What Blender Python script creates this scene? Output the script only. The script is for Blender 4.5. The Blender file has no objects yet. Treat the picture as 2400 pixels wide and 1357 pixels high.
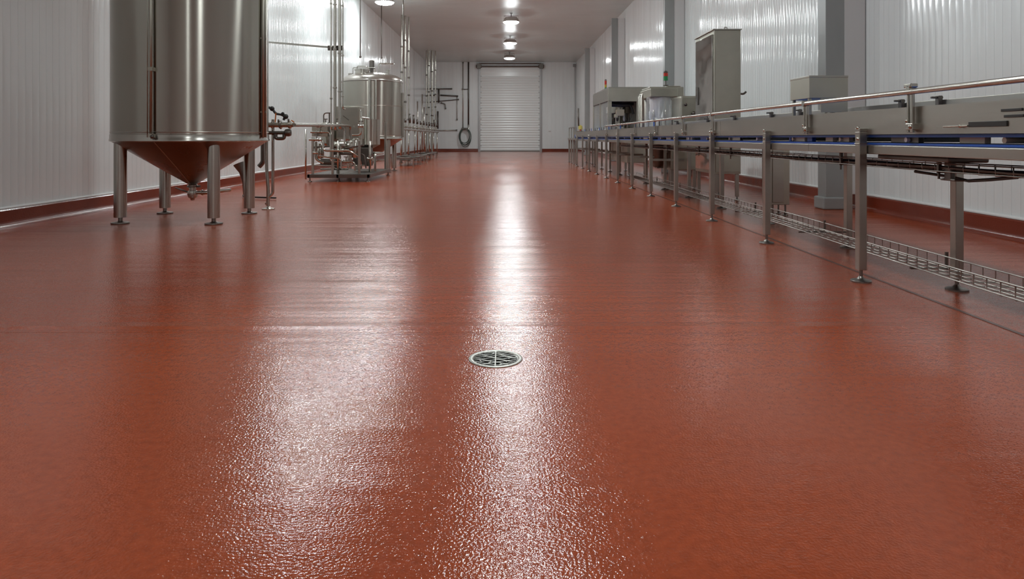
import bpy, bmesh, math, random
from mathutils import Vector, Matrix
random.seed(7)
PI = math.pi
S = 0.8            # metres per layout unit (one unit = the camera's height above the floor)
COL = bpy.context.scene.collection
scene = bpy.context.scene

# ------------------------------------------------------------------ camera, world, exposure
cam_data = bpy.data.cameras.new('camera')
cam = bpy.data.objects.new('camera', cam_data)
COL.objects.link(cam)
cam.location = (0, 0, 1.0 * S)
cam.rotation_euler = (PI / 2, 0, 0)
cam_data.sensor_fit = 'HORIZONTAL'
cam_data.sensor_width = 36.0
cam_data.lens = 36.0 * 1600 / 2400
cam_data.shift_x = (1200 - 1185) / 2400
cam_data.shift_y = (322 - 678.5) / 2400
cam_data.clip_start = 0.05
cam_data.clip_end = 200
scene.camera = cam
world = bpy.data.worlds.new('world')
scene.world = world
world.use_nodes = True
world.node_tree.nodes['Background'].inputs[0].default_value = (0.75, 0.75, 0.75, 1)
world.node_tree.nodes['Background'].inputs[1].default_value = 0.3
scene.view_settings.view_transform = 'Standard'
scene.view_settings.look = 'None'
scene.view_settings.gamma = 1.0
scene.view_settings.use_curve_mapping = False
scene.view_settings.exposure = 0.68
scene.cycles.max_bounces = 10
scene.cycles.diffuse_bounces = 6
scene.cycles.glossy_bounces = 5
scene.cycles.transmission_bounces = 6
scene.cycles.caustics_reflective = True
scene.cycles.sample_clamp_indirect = 6.0
scene.cycles.use_denoising = True
LAMP_STRENGTH = 75.0
CEIL = 6.35
BACK = 48.5
FRONT = -8.0

# ------------------------------------------------------------------ materials
def sock(n, name):
    return n.inputs[name]

def mat(name, color, rough=0.5, metal=0.0, spec=0.5, aniso=0.0, emit=None, strength=0.0, coat=0.0, coat_rough=0.1,
        trans=0.0, alpha=1.0, bump=None, mottle=None, rotation=0.0):
    """bump = (scale xyz, strength, distance, detail); mottle = (scale xyz, amount)"""
    m = bpy.data.materials.new(name)
    m.use_nodes = True
    nt = m.node_tree
    p = nt.nodes['Principled BSDF']
    p.inputs['Base Color'].default_value = (*color, 1)
    p.inputs['Roughness'].default_value = rough
    p.inputs['Metallic'].default_value = metal
    p.inputs['Specular IOR Level'].default_value = spec
    p.inputs['Anisotropic'].default_value = aniso
    p.inputs['Anisotropic Rotation'].default_value = rotation
    p.inputs['Coat Weight'].default_value = coat
    p.inputs['Coat Roughness'].default_value = coat_rough
    p.inputs['Transmission Weight'].default_value = trans
    p.inputs['Alpha'].default_value = alpha
    if emit:
        p.inputs['Emission Color'].default_value = (*emit, 1)
        p.inputs['Emission Strength'].default_value = strength
    if aniso:
        t = nt.nodes.new('ShaderNodeTangent')
        t.direction_type = 'RADIAL'
        t.axis = 'Z'
        nt.links.new(t.outputs[0], p.inputs['Tangent'])
    def coords(scale):
        geo = nt.nodes.new('ShaderNodeNewGeometry')
        mp = nt.nodes.new('ShaderNodeMapping')
        mp.inputs['Scale'].default_value = scale
        nt.links.new(geo.outputs['Position'], mp.inputs['Vector'])
        return mp.outputs[0]
    if bump:
        nz = nt.nodes.new('ShaderNodeTexNoise')
        nz.inputs['Scale'].default_value = 1.0
        nz.inputs['Detail'].default_value = bump[3] if len(bump) > 3 else 2.0
        nt.links.new(coords(bump[0]), nz.inputs['Vector'])
        b = nt.nodes.new('ShaderNodeBump')
        b.inputs['Strength'].default_value = bump[1]
        b.inputs['Distance'].default_value = bump[2]
        nt.links.new(nz.outputs[0], b.inputs['Height'])
        nt.links.new(b.outputs[0], p.inputs['Normal'])
    if mottle:
        nz = nt.nodes.new('ShaderNodeTexNoise')
        nz.inputs['Scale'].default_value = 1.0
        nz.inputs['Detail'].default_value = 4.0
        nt.links.new(coords(mottle[0]), nz.inputs['Vector'])
        mr = nt.nodes.new('ShaderNodeMapRange')
        mr.inputs['From Min'].default_value = 0.3
        mr.inputs['From Max'].default_value = 0.7
        mr.inputs['To Min'].default_value = 1 - mottle[1]
        mr.inputs['To Max'].default_value = 1 + mottle[1]
        nt.links.new(nz.outputs[0], mr.inputs['Value'])
        mx = nt.nodes.new('ShaderNodeVectorMath')
        mx.operation = 'SCALE'
        mx.inputs[0].default_value = color
        nt.links.new(mr.outputs[0], mx.inputs['Scale'])
        nt.links.new(mx.outputs[0], p.inputs['Base Color'])
        if rough > 0.02:
            ma = nt.nodes.new('ShaderNodeMath')
            ma.operation = 'MULTIPLY'
            ma.inputs[1].default_value = rough
            nt.links.new(mr.outputs[0], ma.inputs[0])
            nt.links.new(ma.outputs[0], p.inputs['Roughness'])
    return m

M = {}
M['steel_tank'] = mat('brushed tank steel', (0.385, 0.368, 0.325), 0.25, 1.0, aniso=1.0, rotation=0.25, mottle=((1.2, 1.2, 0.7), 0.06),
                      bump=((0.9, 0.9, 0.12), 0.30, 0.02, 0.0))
M['steel_cone'] = mat('tank cone steel', (0.27, 0.235, 0.21), 0.28, 1.0, mottle=((3, 3, 3), 0.05))  # base colour darkened for the shaded floor that the cone reflects
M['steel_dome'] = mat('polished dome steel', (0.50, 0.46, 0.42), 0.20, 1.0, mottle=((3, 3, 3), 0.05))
M['steel_leg'] = mat('leg tube steel', (0.45, 0.435, 0.395), 0.22, 1.0, aniso=0.75, rotation=0.25, mottle=((4, 4, 2), 0.06))
M['steel_plate'] = mat('brushed plate steel', (0.40, 0.385, 0.345), 0.33, 1.0, mottle=((1.3, 1.3, 6), 0.08),
                       bump=((3, 3, 220), 0.05, 0.002, 1.0))
M['steel_box'] = mat('satin cabinet steel', (0.42, 0.405, 0.345), 0.42, 1.0, mottle=((4, 4, 4), 0.07))
M['steel_mirror'] = mat('polished cabinet steel', (0.50, 0.49, 0.46), 0.09, 1.0, mottle=((2, 2, 2), 0.05),
                        bump=((3, 1.6, 2.6), 1.0, 0.035, 1.0))
M['steel_tube'] = mat('pipe steel', (0.48, 0.46, 0.415), 0.2, 1.0, mottle=((6, 6, 6), 0.08))
M['steel_dark'] = mat('dull dark steel', (0.16, 0.145, 0.13), 0.4, 1.0, mottle=((9, 9, 9), 0.1))
M['steel_foot'] = mat('foot pad steel', (0.25, 0.235, 0.215), 0.34, 1.0, mottle=((9, 9, 9), 0.08))
M['steel_wire'] = mat('wire steel', (0.28, 0.26, 0.235), 0.35, 1.0)
M['column'] = mat('grey column paint', (0.30, 0.315, 0.31), 0.3, 0.0, mottle=((3, 3, 1), 0.06))
M['white_flash'] = mat('white flashing', (0.66, 0.66, 0.66), 0.28)
M['wall'] = mat('white ribbed cladding', (0.76, 0.80, 0.80), 0.13, 0.0, spec=0.75, mottle=((2.0, 2.0, 0.35), 0.03),
                bump=((0.8, 0.8, 1.4), 0.22, 0.02, 1.0))
M['wall_back'] = mat('white flat cladding', (0.82, 0.87, 0.87), 0.22, 0.0, mottle=((2.5, 2.5, 0.6), 0.04),
                     bump=((5, 5, 0.5), 0.2, 0.01, 1.0))
M['ceiling'] = mat('ceiling cladding', (0.63, 0.73, 0.72), 0.36, 0.0, spec=0.4, mottle=((0.5, 0.5, 1), 0.04))
M['joint'] = mat('pale joint backing', (0.66, 0.66, 0.66), 0.6)  # one even pale colour for the slab behind the boards
M['kerb'] = mat('red kerb resin', (0.175, 0.027, 0.010), 0.22, 0.0, mottle=((3, 3, 3), 0.10),
                bump=((60, 60, 60), 0.25, 0.004, 1.0))
M['trim'] = mat('white trim', (0.66, 0.65, 0.64), 0.3)
M['door'] = mat('roller door white', (0.88, 0.93, 0.92), 0.25)
M['door_frame'] = mat('door frame grey', (0.42, 0.42, 0.42), 0.3, 0.4)
M['lamp_body'] = mat('lamp housing', (0.50, 0.48, 0.45), 0.35, 0.3)
M['lamp'] = mat('lamp diffuser', (0.9, 0.9, 0.9), 0.4, emit=(0.92, 0.99, 1.0), strength=LAMP_STRENGTH)
M['blue'] = mat('blue belt', (0.012, 0.085, 0.42), 0.35, mottle=((8, 8, 8), 0.1))
M['cream'] = mat('cream plastic', (0.55, 0.50, 0.38), 0.4)
M['white_plastic'] = mat('white plastic', (0.72, 0.72, 0.71), 0.3)
M['black'] = mat('black rubber', (0.015, 0.014, 0.013), 0.45)
M['orange'] = mat('orange handle', (0.55, 0.17, 0.03), 0.4)
M['red_lens'] = mat('red lens', (0.50, 0.03, 0.015), 0.25)
M['amber_lens'] = mat('amber lens', (0.45, 0.32, 0.02), 0.25)
M['green_lens'] = mat('green lens', (0.015, 0.22, 0.07), 0.25)
M['yellow'] = mat('yellow plastic', (0.50, 0.42, 0.10), 0.4)
M['hose'] = mat('green hose', (0.07, 0.095, 0.08), 0.45)
M['pit'] = mat('drain pit', (0.012, 0.009, 0.007), 0.5)
M['grate'] = mat('cast grate steel', (0.33, 0.33, 0.30), 0.36, 1.0, bump=((60, 60, 60), 0.3, 0.003))
M['guard'] = mat('clear guard plastic', (0.85, 0.88, 0.88), 0.08, trans=0.0, alpha=0.30, spec=0.8)
M['glass'] = mat('clear window pane', (0.80, 0.84, 0.83), 0.05, alpha=0.22, spec=0.9)

def floor_material():
    m = bpy.data.materials.new('wet red resin')
    m.use_nodes = True
    nt = m.node_tree
    N, L = nt.nodes.new, nt.links.new
    p = nt.nodes['Principled BSDF']
    geo = N('ShaderNodeNewGeometry')
    def noise(scale, detail, rough=0.5):
        mp = N('ShaderNodeMapping')
        mp.inputs['Scale'].default_value = scale
        L(geo.outputs['Position'], mp.inputs['Vector'])
        n = N('ShaderNodeTexNoise')
        n.inputs['Scale'].default_value = 1.0
        n.inputs['Detail'].default_value = detail
        n.inputs['Roughness'].default_value = rough
        L(mp.outputs[0], n.inputs['Vector'])
        return n.outputs[0]
    # colour: resin mottling at two sizes
    big = noise((0.55, 0.40, 1), 3.0)
    small = noise((45, 45, 1), 2.0)
    ramp = N('ShaderNodeValToRGB')
    ramp.color_ramp.elements[0].position = 0.30
    ramp.color_ramp.elements[0].color = (0.285, 0.0480, 0.0140, 1)
    ramp.color_ramp.elements[1].position = 0.70
    ramp.color_ramp.elements[1].color = (0.385, 0.0720, 0.0205, 1)
    L(big, ramp.inputs[0])
    mr = N('ShaderNodeMapRange')
    mr.inputs['From Min'].default_value = 0.3
    mr.inputs['From Max'].default_value = 0.7
    mr.inputs['To Min'].default_value = 0.88
    mr.inputs['To Max'].default_value = 1.12
    L(small, mr.inputs['Value'])
    sc = N('ShaderNodeVectorMath')
    sc.operation = 'SCALE'
    L(ramp.outputs[0], sc.inputs[0])
    L(mr.outputs[0], sc.inputs['Scale'])
    L(sc.outputs[0], p.inputs['Base Color'])
    # gloss: wetter and drier patches
    wet = noise((0.7, 0.35, 1), 3.0)
    mr2 = N('ShaderNodeMapRange')
    mr2.inputs['From Min'].default_value = 0.35
    mr2.inputs['From Max'].default_value = 0.65
    mr2.inputs['To Min'].default_value = 0.08
    mr2.inputs['To Max'].default_value = 0.19
    L(wet, mr2.inputs['Value'])
    L(mr2.outputs[0], p.inputs['Roughness'])
    p.inputs['Specular IOR Level'].default_value = 0.5
    p.inputs['IOR'].default_value = 1.45
    # relief: trowel waves, then orange peel
    b1 = N('ShaderNodeBump')
    b1.inputs['Strength'].default_value = 1.0
    b1.inputs['Distance'].default_value = 0.006
    L(noise((0.55, 5.0, 1), 2.0), b1.inputs['Height'])
    b2 = N('ShaderNodeBump')
    b2.inputs['Strength'].default_value = 1.0
    b2.inputs['Distance'].default_value = 0.0011
    L(noise((150, 150, 1), 1.5, 0.45), b2.inputs['Height'])
    L(b1.outputs[0], b2.inputs['Normal'])
    L(b2.outputs[0], p.inputs['Normal'])
    return m
M['floor'] = floor_material()

# ------------------------------------------------------------------ mesh builder (all input in layout units)
class MB:
    def __init__(s):
        s.v, s.f, s.sm = [], [], []
    def add(s, verts, faces, smooth=False):
        o = len(s.v)
        s.v += [tuple(p) for p in verts]
        s.f += [tuple(i + o for i in f) for f in faces]
        s.sm += [smooth] * len(faces)
        return s
    def box(s, x0, y0, z0, x1, y1, z1):
        v = [(x0, y0, z0), (x1, y0, z0), (x1, y1, z0), (x0, y1, z0), (x0, y0, z1), (x1, y0, z1), (x1, y1, z1), (x0, y1, z1)]
        return s.add(v, [(0, 3, 2, 1), (4, 5, 6, 7), (0, 1, 5, 4), (1, 2, 6, 5), (2, 3, 7, 6), (3, 0, 4, 7)])
    def bar(s, a, b, w, h):
        """rectangular bar from a to b, w across, h in the other direction"""
        a, b = Vector(a), Vector(b)
        d = (b - a).normalized()
        up = Vector((0, 0, 1)) if abs(d.z) < 0.95 else Vector((0, 1, 0))
        x = d.cross(up).normalized() * w / 2
        y = x.cross(d).normalized() * h / 2
        v = [a - x - y, a + x - y, a + x + y, a - x + y, b - x - y, b + x - y, b + x + y, b - x + y]
        return s.add(v, [(0, 3, 2, 1), (4, 5, 6, 7), (0, 1, 5, 4), (1, 2, 6, 5), (2, 3, 7, 6), (3, 0, 4, 7)])
    def tube(s, pts, r, n=12, closed=False, cap=True):
        pts = [Vector(p) for p in pts]
        rings, prev = [], None
        cnt = len(pts)
        for i, p in enumerate(pts):
            if closed:
                d = pts[(i + 1) % cnt] - pts[i - 1]
            else:
                d = pts[min(i + 1, cnt - 1)] - pts[max(i - 1, 0)]
            d.normalize()
            if prev is None:
                u = d.orthogonal().normalized()
            else:
                u = (prev - d * prev.dot(d)).normalized()
            prev = u
            w = d.cross(u)
            rr = r[i] if isinstance(r, (list, tuple)) else r
            rings.append([p + (u * math.cos(2 * PI * k / n) + w * math.sin(2 * PI * k / n)) * rr for k in range(n)])
        v = [q for g in rings for q in g]
        f = []
        for i in range(cnt if closed else cnt - 1):
            j = (i + 1) % cnt
            for k in range(n):
                f.append((i * n + k, i * n + (k + 1) % n, j * n + (k + 1) % n, j * n + k))
        o = len(s.v)
        s.add(v, f, True)
        if cap and not closed:
            s.f.append(tuple(o + k for k in reversed(range(n)))); s.sm.append(False)
            s.f.append(tuple(o + (cnt - 1) * n + k for k in range(n))); s.sm.append(False)
        return s
    def cyl(s, a, b, r, n=20):
        return s.tube([a, b], r, n)
    def lathe(s, prof, origin=(0, 0, 0), axis='Z', n=48, ang=(0, 2 * PI), hollow=False):
        """prof = [(radius, height)...]"""
        full = abs(ang[1] - ang[0]) > 2 * PI - 1e-6
        cols = n if full else n + 1
        ox, oy, oz = origin
        v, f = [], []
        for (r, h) in prof:
            for k in range(cols):
                a = ang[0] + (ang[1] - ang[0]) * k / n
                c, q = math.cos(a) * r, math.sin(a) * r
                v.append({'Z': (ox + c, oy + q, oz + h), 'X': (ox + h, oy + c, oz + q), 'Y': (ox + q, oy + h, oz + c)}[axis])
        for i in range(len(prof) - 1):
            for k in range(n):
                k2 = (k + 1) % cols
                f.append((i * cols + k, i * cols + k2, (i + 1) * cols + k2, (i + 1) * cols + k))
        s.add(v, f, True)
        return s
    def disc(s, c, r, n=32, up=True):
        v = [(c[0] + math.cos(2 * PI * k / n) * r, c[1] + math.sin(2 * PI * k / n) * r, c[2]) for k in range(n)]
        return s.add(v, [tuple(range(n)) if up else tuple(reversed(range(n)))])
    def prism(s, poly, a, b, axis='Y'):
        """2-D outline extruded; axis Y: outline is (x, z); axis X: outline is (y, z); axis Z: outline is (x, y)"""
        n = len(poly)
        P = {'Y': lambda p, t: (p[0], t, p[1]), 'X': lambda p, t: (t, p[0], p[1]), 'Z': lambda p, t: (p[0], p[1], t)}[axis]
        v = [P(p, a) for p in poly] + [P(p, b) for p in poly]
        f = [(i, (i + 1) % n, n + (i + 1) % n, n + i) for i in range(n)]
        return s.add(v, f + [tuple(reversed(range(n))), tuple(range(n, 2 * n))])
    def ball(s, c, r, n=16, sq=1.0):
        prof = [(max(1e-4, math.sin(PI * i / 10)) * r, -math.cos(PI * i / 10) * r * sq) for i in range(11)]
        return s.lathe(prof, c, 'Z', n)

def build(name, mb, material, parent=None, origin=None, bevel=0.0, angle=35):
    """one mesh object; vertices are stored relative to its origin (that of its parent when it has one)"""
    if origin is None:
        origin = tuple(parent['at']) if parent is not None else (0, 0, 0)
    me = bpy.data.meshes.new(name)
    me.from_pydata([((x - origin[0]) * S, (y - origin[1]) * S, (z - origin[2]) * S) for x, y, z in mb.v], [], mb.f)
    me.polygons.foreach_set('use_smooth', mb.sm)
    bm = bmesh.new()
    bm.from_mesh(me)
    bmesh.ops.recalc_face_normals(bm, faces=bm.faces)
    if bevel:
        es = [e for e in bm.edges if len(e.link_faces) == 2 and e.calc_face_angle(0) > math.radians(50)]
        bmesh.ops.bevel(bm, geom=es, offset=bevel * S, segments=2, profile=0.6, affect='EDGES', clamp_overlap=True)
    bm.to_mesh(me)
    bm.free()
    flags = [False] * len(me.polygons)
    me.polygons.foreach_get('use_smooth', flags)
    me.set_sharp_from_angle(angle=math.radians(angle))
    me.polygons.foreach_set('use_smooth', flags)
    me.materials.append(M[material] if isinstance(material, str) else material)
    o = bpy.data.objects.new(name, me)
    COL.objects.link(o)
    o['at'] = [float(c) for c in origin]
    if parent is not None:
        o.parent = parent
    else:
        o.location = [c * S for c in origin]
    return o

def tag(o, label, cat, group=None):
    o['label'] = label
    o['category'] = cat
    if group:
        o['group'] = group
    return o

def thing(name, label, cat, at, group=None):
    o = bpy.data.objects.new(name, None)
    o.empty_display_size = 0.1
    COL.objects.link(o)
    o.location = [c * S for c in at]
    o['at'] = [float(c) for c in at]
    return tag(o, label, cat, group)

def structure(o):
    o['kind'] = 'structure'
    return o

def stuff(o):
    o['kind'] = 'stuff'
    return o

def copy_tree(o, parent=None, at=None, label=None):
    c = o.copy()
    COL.objects.link(c)
    if parent is not None:
        c.parent = parent
    else:
        c.location = [q * S for q in at]
        c['at'] = [float(q) for q in at]
        if label:
            c['label'] = label
    for ch in list(o.children):
        copy_tree(ch, c)
    return c

def fillet(pts, rad, seg=5):
    pts = [Vector(p) for p in pts]
    out = [pts[0]]
    for i in range(1, len(pts) - 1):
        a, b, c = pts[i - 1], pts[i], pts[i + 1]
        r = min(rad, (a - b).length * 0.49, (c - b).length * 0.49)
        p0, p1 = b + (a - b).normalized() * r, b + (c - b).normalized() * r
        for k in range(seg + 1):
            t = k / seg
            out.append(p0 * (1 - t) ** 2 + b * 2 * t * (1 - t) + p1 * t * t)
    out.append(pts[-1])
    return out

def foot_pad(mb, x, y, ztop, r=0.068, rod=0.012):
    mb.lathe([(0.0005, 0.0), (r, 0.0), (r, 0.010), (r * 0.92, 0.014), (r * 0.45, 0.020), (rod * 1.6, 0.030), (rod, 0.040), (rod, ztop)],
             (x, y, 0), 'Z', 20)
    return mb

# ------------------------------------------------------------------ room shell
LX0, RX0 = -5.60, 5.01          # wall faces at floor level
LTOP, RTOP = -5.60, 5.01        # wall faces at ceiling level
PITCH = 0.12

def make_floor():
    cx, cy, r = -0.0455, 3.083, 0.113
    h = 0.3
    mb = MB()
    n = 48
    sqv, civ = [], []
    for k in range(n):
        a = 2 * PI * (k + 0.5) / n
        c, q = math.cos(a), math.sin(a)
        m = max(abs(c), abs(q))
        sqv.append((cx + c / m * h, cy + q / m * h, 0))
        civ.append((cx + c * r, cy + q * r, 0))
    # the square border needs its corners: snap the nearest vertices
    for sx, sy in ((1, 1), (-1, 1), (-1, -1), (1, -1)):
        t = (cx + sx * h, cy + sy * h)
        k = min(range(n), key=lambda i: (sqv[i][0] - t[0]) ** 2 + (sqv[i][1] - t[1]) ** 2)
        sqv[k] = (t[0], t[1], 0)
    mb.add(sqv + civ, [(k, (k + 1) % n, n + (k + 1) % n, n + k) for k in range(n)])
    X0, X1, Y0, Y1 = -6.3, 5.4, FRONT - .3, BACK + .3
    def rect(x0, y0, x1, y1):
        mb.add([(x0, y0, 0), (x1, y0, 0), (x1, y1, 0), (x0, y1, 0)], [(0, 1, 2, 3)])
    rect(X0, Y0, X1, cy - h); rect(X0, cy + h, X1, Y1)
    rect(X0, cy - h, cx - h, cy + h); rect(cx + h, cy - h, X1, cy + h)
    o = structure(build('floor', mb, 'floor'))
    for p in o.data.polygons:
        if p.normal.z < 0:
            p.flip()
    o['label'] = 'wet red-brown resin floor'
    return o
floor = make_floor()
floor_strip = MB().add([(2.605, 2.0, 0.0), (2.63, 2.0, 0.0), (2.63, 24, 0.0), (2.605, 24, 0.0), (2.605, 2.0, 0.0025), (2.63, 2.0, 0.0025), (2.63, 24, 0.0025), (2.605, 24, 0.0025)],
                [(4, 5, 6, 7), (0, 1, 5, 4), (1, 2, 6, 5), (2, 3, 7, 6), (3, 0, 4, 7)])
M['floor_strip'] = mat('dark floor line', (0.085, 0.030, 0.02), 0.3)  # thin strip, darker in colour than the floor around it
structure(build('trim_1', floor_strip, 'floor_strip', origin=(2.6, 2, 0)))['label'] = 'thin dark strip on the floor under the conveyor'
# cross joint: the low trowelled ridge where the fall to the drain starts
rid = MB()
prof = [(-0.10, 0.0), (-0.05, 0.0012), (-0.01, 0.0035), (0.0, 0.004), (0.03, 0.003), (0.10, 0.0)]
for i in range(len(prof) - 1):
    (a, za), (b, zb) = prof[i], prof[i + 1]
    rid.add([(-2.6, 3.60 + a, za + .0004), (2.1, 3.60 + a, za + .0004), (2.1, 3.60 + b, zb + .0004), (-2.6, 3.60 + b, zb + .0004)], [(0, 1, 2, 3)], True)
structure(build('trim_2', rid, 'floor', origin=(0, 3.6, 0)))['label'] = 'low ridge across the red floor behind the drain'

def cladding(side):
    x0, x1 = (LX0, LTOP) if side == 'left' else (RX0, RTOP)
    sg = 1 if side == 'left' else -1           # towards the room
    slab = MB()
    t = 0.15
    slab.add([(x0 - sg * .0032, FRONT, 0), (x0 - sg * .0032, BACK, 0), (x1 - sg * .0032, BACK, CEIL), (x1 - sg * .0032, FRONT, CEIL),
              (x0 - sg * t, FRONT, 0), (x0 - sg * t, BACK, 0), (x1 - sg * t, BACK, CEIL), (x1 - sg * t, FRONT, CEIL)],
             [(0, 1, 2, 3), (7, 6, 5, 4), (0, 4, 5, 1), (3, 2, 6, 7), (0, 3, 7, 4), (1, 5, 6, 2)])
    w = structure(build('wall_' + side, slab, 'joint', origin=(x0, 0, 0)))
    w['label'] = 'white glossy ribbed cladding wall on the ' + side
    zb = 0.19
    xb = x0 + (x1 - x0) * zb / CEIL
    wid = PITCH - 0.003
    sag = 0.0055
    def board(mb, y):
        k = 7
        tl, sg2 = (random.uniform(-.0012, .0012), sag * random.uniform(.55, 1.3)) if mb is rest else (0, sag * .25)
        pts = [(-wid / 2, -0.0028)] + [(-wid / 2 + wid * i / (k - 1), tl * (2 * i / (k - 1) - 1) + sg2 * (1 - (2 * i / (k - 1) - 1) ** 2)) for i in range(k)] + [(wid / 2, -0.0028)]
        lo = [(xb + sg * n, y + s_, zb) for s_, n in pts]
        hi = [(x1 + sg * n, y + s_, CEIL) for s_, n in pts]
        m = len(pts)
        mb.add(lo + hi, [(i, i + 1, m + i + 1, m + i) for i in range(m - 1)], True)
    near = (6.6, 11.6) if side == 'left' else (5.9, 10.8)
    rest = MB()
    proto = None
    y = FRONT + PITCH / 2
    while y < BACK:
        if near[0] < y < near[1]:
            if proto is None:
                one = MB()
                board(one, 0)
                proto = build('cladding_board', one, 'wall', parent=w, origin=(x0, 0, 0))
                proto.location = (0, y * S, 0)
            else:
                c = proto.copy()
                COL.objects.link(c)
                c.parent = w
                c.location = (0, y * S, 0)
        else:
            board(rest, y)
        y += PITCH
    stuff(build('ribbed_cladding', rest, 'wall', parent=w))
    # kerb with a cove at its foot, then the white trim along its top
    kf = x0 + sg * 0.05
    cove = 0.07
    prof = [(x0 - sg * .02, 0.0), (kf + sg * cove, 0.0005)]
    for i in range(7):
        a = PI / 2 * i / 6
        prof.append((kf + sg * (cove - cove * math.sin(a)), cove - cove * math.cos(a)))
    prof += [(kf, 0.185), (kf - sg * .012, 0.197), (x0 - sg * .02, 0.20)]
    k = MB()
    k.prism(prof, FRONT, BACK, 'Y')
    for i in range(len(k.sm)):
        k.sm[i] = i < len(prof)
    structure(build('baseboard_' + side, k, 'kerb', origin=(x0, 0, 0)))['label'] = 'red resin kerb along the %s wall' % side
    tr = MB()
    tr.prism([(x0 - sg * .01, 0.2005), (kf - sg * .012, 0.2005), (kf - sg * .012, 0.212), (x0 + sg * .012, 0.225), (x0 - sg * .01, 0.225)], FRONT, BACK, 'Y')
    structure(build('trim_3' if side == 'left' else 'trim_4', tr, 'trim', origin=(x0, 0, 0)))['label'] = 'white metal trim on the %s kerb' % side
cladding('left')
cladding('right')

# ceiling: slab plus shallow cross ribs
cl = MB().box(-6.3, FRONT - .2, CEIL + .012, 5.4, BACK + .2, CEIL + .25)
ceiling = structure(build('ceiling', cl, 'ceiling', origin=(0, 0, CEIL)))
ceiling['label'] = 'glossy off-white ceiling cladding'
rb = MB()
y = FRONT
while y < BACK:
    k = 6
    wd = 0.30 - 0.012
    pts = [(0, 0.012)] + [(wd * i / (k - 1), -0.0025 * (1 - (2 * i / (k - 1) - 1) ** 2)) for i in range(k)] + [(wd, 0.012)]
    a = [(-5.95, y + p, CEIL + q) for p, q in pts]
    b = [(5.06, y + p, CEIL + q) for p, q in pts]
    rb.add(a + b, [(i, i + 1, len(pts) + i + 1, len(pts) + i) for i in range(len(pts) - 1)], True)
    y += 0.30
stuff(build('ceiling_ribs', rb, 'ceiling', parent=ceiling))

# back wall (round the roller door) and the wall behind the camera
DX0, DX1, DZ = -1.79, 2.42, 6.05
bw = MB().box(-6.1, BACK, 0, DX0, BACK + .25, CEIL + .01).box(DX1, BACK, 0, 5.2, BACK + .25, CEIL + .01).box(DX0, BACK, DZ, DX1, BACK + .25, CEIL + .01)
wb = structure(build('wall_back', bw, 'wall_back', origin=(0, BACK, 0)))
wb['label'] = 'flat white end wall around the roller door'
jt = MB()
for i in range(2, 40):
    x = -6.0 + i * 0.28
    if DX0 - .25 < x < DX1 + .25:
        continue
    jt.box(x, BACK - .006, 0.22, x + .008, BACK + .01, CEIL)
stuff(build('wall_joints', jt, 'trim', parent=wb))
fw = MB().box(-6.1, FRONT - .25, 0, 5.3, FRONT, CEIL + .01)
structure(build('wall_front', fw, 'wall_back', origin=(0, FRONT, 0)))['label'] = 'white end wall behind the camera'
def back_kerb(x0, x1):
    k = MB()
    prof = [(BACK + .02, 0), (BACK - .12, 0.0005)] + [(BACK - .05 - (.07 - .07 * math.sin(PI / 2 * i / 6)), .07 - .07 * math.cos(PI / 2 * i / 6)) for i in range(7)] + [(BACK - .05, .19), (BACK + .02, .20)]
    k.prism(prof, x0, x1, 'X')
    for i in range(len(prof)):
        k.sm[i] = True
    return k
kb = back_kerb(LX0 + .05, DX0 - .17)
kb2 = back_kerb(DX1 + .17, RX0 - .05)
kb.add(kb2.v, kb2.f)
structure(build('baseboard_back', kb, 'kerb', origin=(0, BACK, 0)))['label'] = 'red resin kerb along the end wall'

# roller door
dr = bpy.data.objects.new('door_1', None)
COL.objects.link(dr)
dr.location = (0.3 * S, BACK * S, 0)
dr['at'] = [0.3, BACK, 0.0]
dr['kind'] = 'structure'
dr['label'] = 'white slatted roller door in the end wall'
nsl = 30
zs = [0.06 + (5.35 - 0.06) * i / nsl for i in range(nsl + 1)]
proto = None
hh = zs[1] - zs[0]
for i in range(nsl):
    if proto is None:
        sl = MB()
        prof = [(BACK + .02, 0.0), (BACK + .004, 0.004)] + [(BACK + .004 - .022 * math.sin(PI * t / 6), .012 + (hh - .024) * t / 6) for t in range(7)] + [(BACK + .004, hh - .004), (BACK + .02, hh)]
        sl.prism(prof, DX0 - .02, DX1 + .02, 'X')
        for q in range(len(prof)):
            sl.sm[q] = True
        proto = build('slat', sl, 'door', parent=dr)
        proto.location = (0, 0, zs[0] * S)
    else:
        c = proto.copy()
        COL.objects.link(c)
        c.parent = dr
        c.location = (0, 0, zs[i] * S)
up = MB()
for (a, b) in ((5.36, 5.64), (5.65, 6.04)):
    up.box(DX0 - .02, BACK - .01, a, DX1 + .02, BACK + .03, b)
build('top_panel', up, 'door', parent=dr, bevel=.006)
build('bottom_seal', MB().box(DX0, BACK - .03, .003, DX1, BACK + .02, .062), 'steel_dark', parent=dr)
for (a, b) in ((DX0 - .15, DX0 + .0), (DX1, DX1 + .15)):
    build('door_post', MB().box(a, BACK - .10, 0.0, b, BACK - .002, 6.02).box(a + .05, BACK - .14, 0, b - .05, BACK - .10, 5.9), 'door_frame', parent=dr, bevel=.006)
for x in (DX0 - .10, DX1 + .10):
    build('roller_bracket', MB().box(x - .14, BACK - .34, 5.86, x + .14, BACK - .10, 6.22).cyl((x - .2, BACK - .22, 6.02), (x + .2, BACK - .22, 6.02), .10, 16), 'steel_dark', parent=dr, bevel=.01)
build('roller_tube', MB().cyl((DX0 - .1, BACK - .2, 6.02), (DX1 + .1, BACK - .2, 6.02), .055), 'steel_dark', parent=dr)
build('roller_tube', MB().cyl((DX0 - .1, BACK - .24, 6.22), (DX1 + .1, BACK - .24, 6.22), .04), 'steel_dark', parent=dr)
rv = MB()
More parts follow.
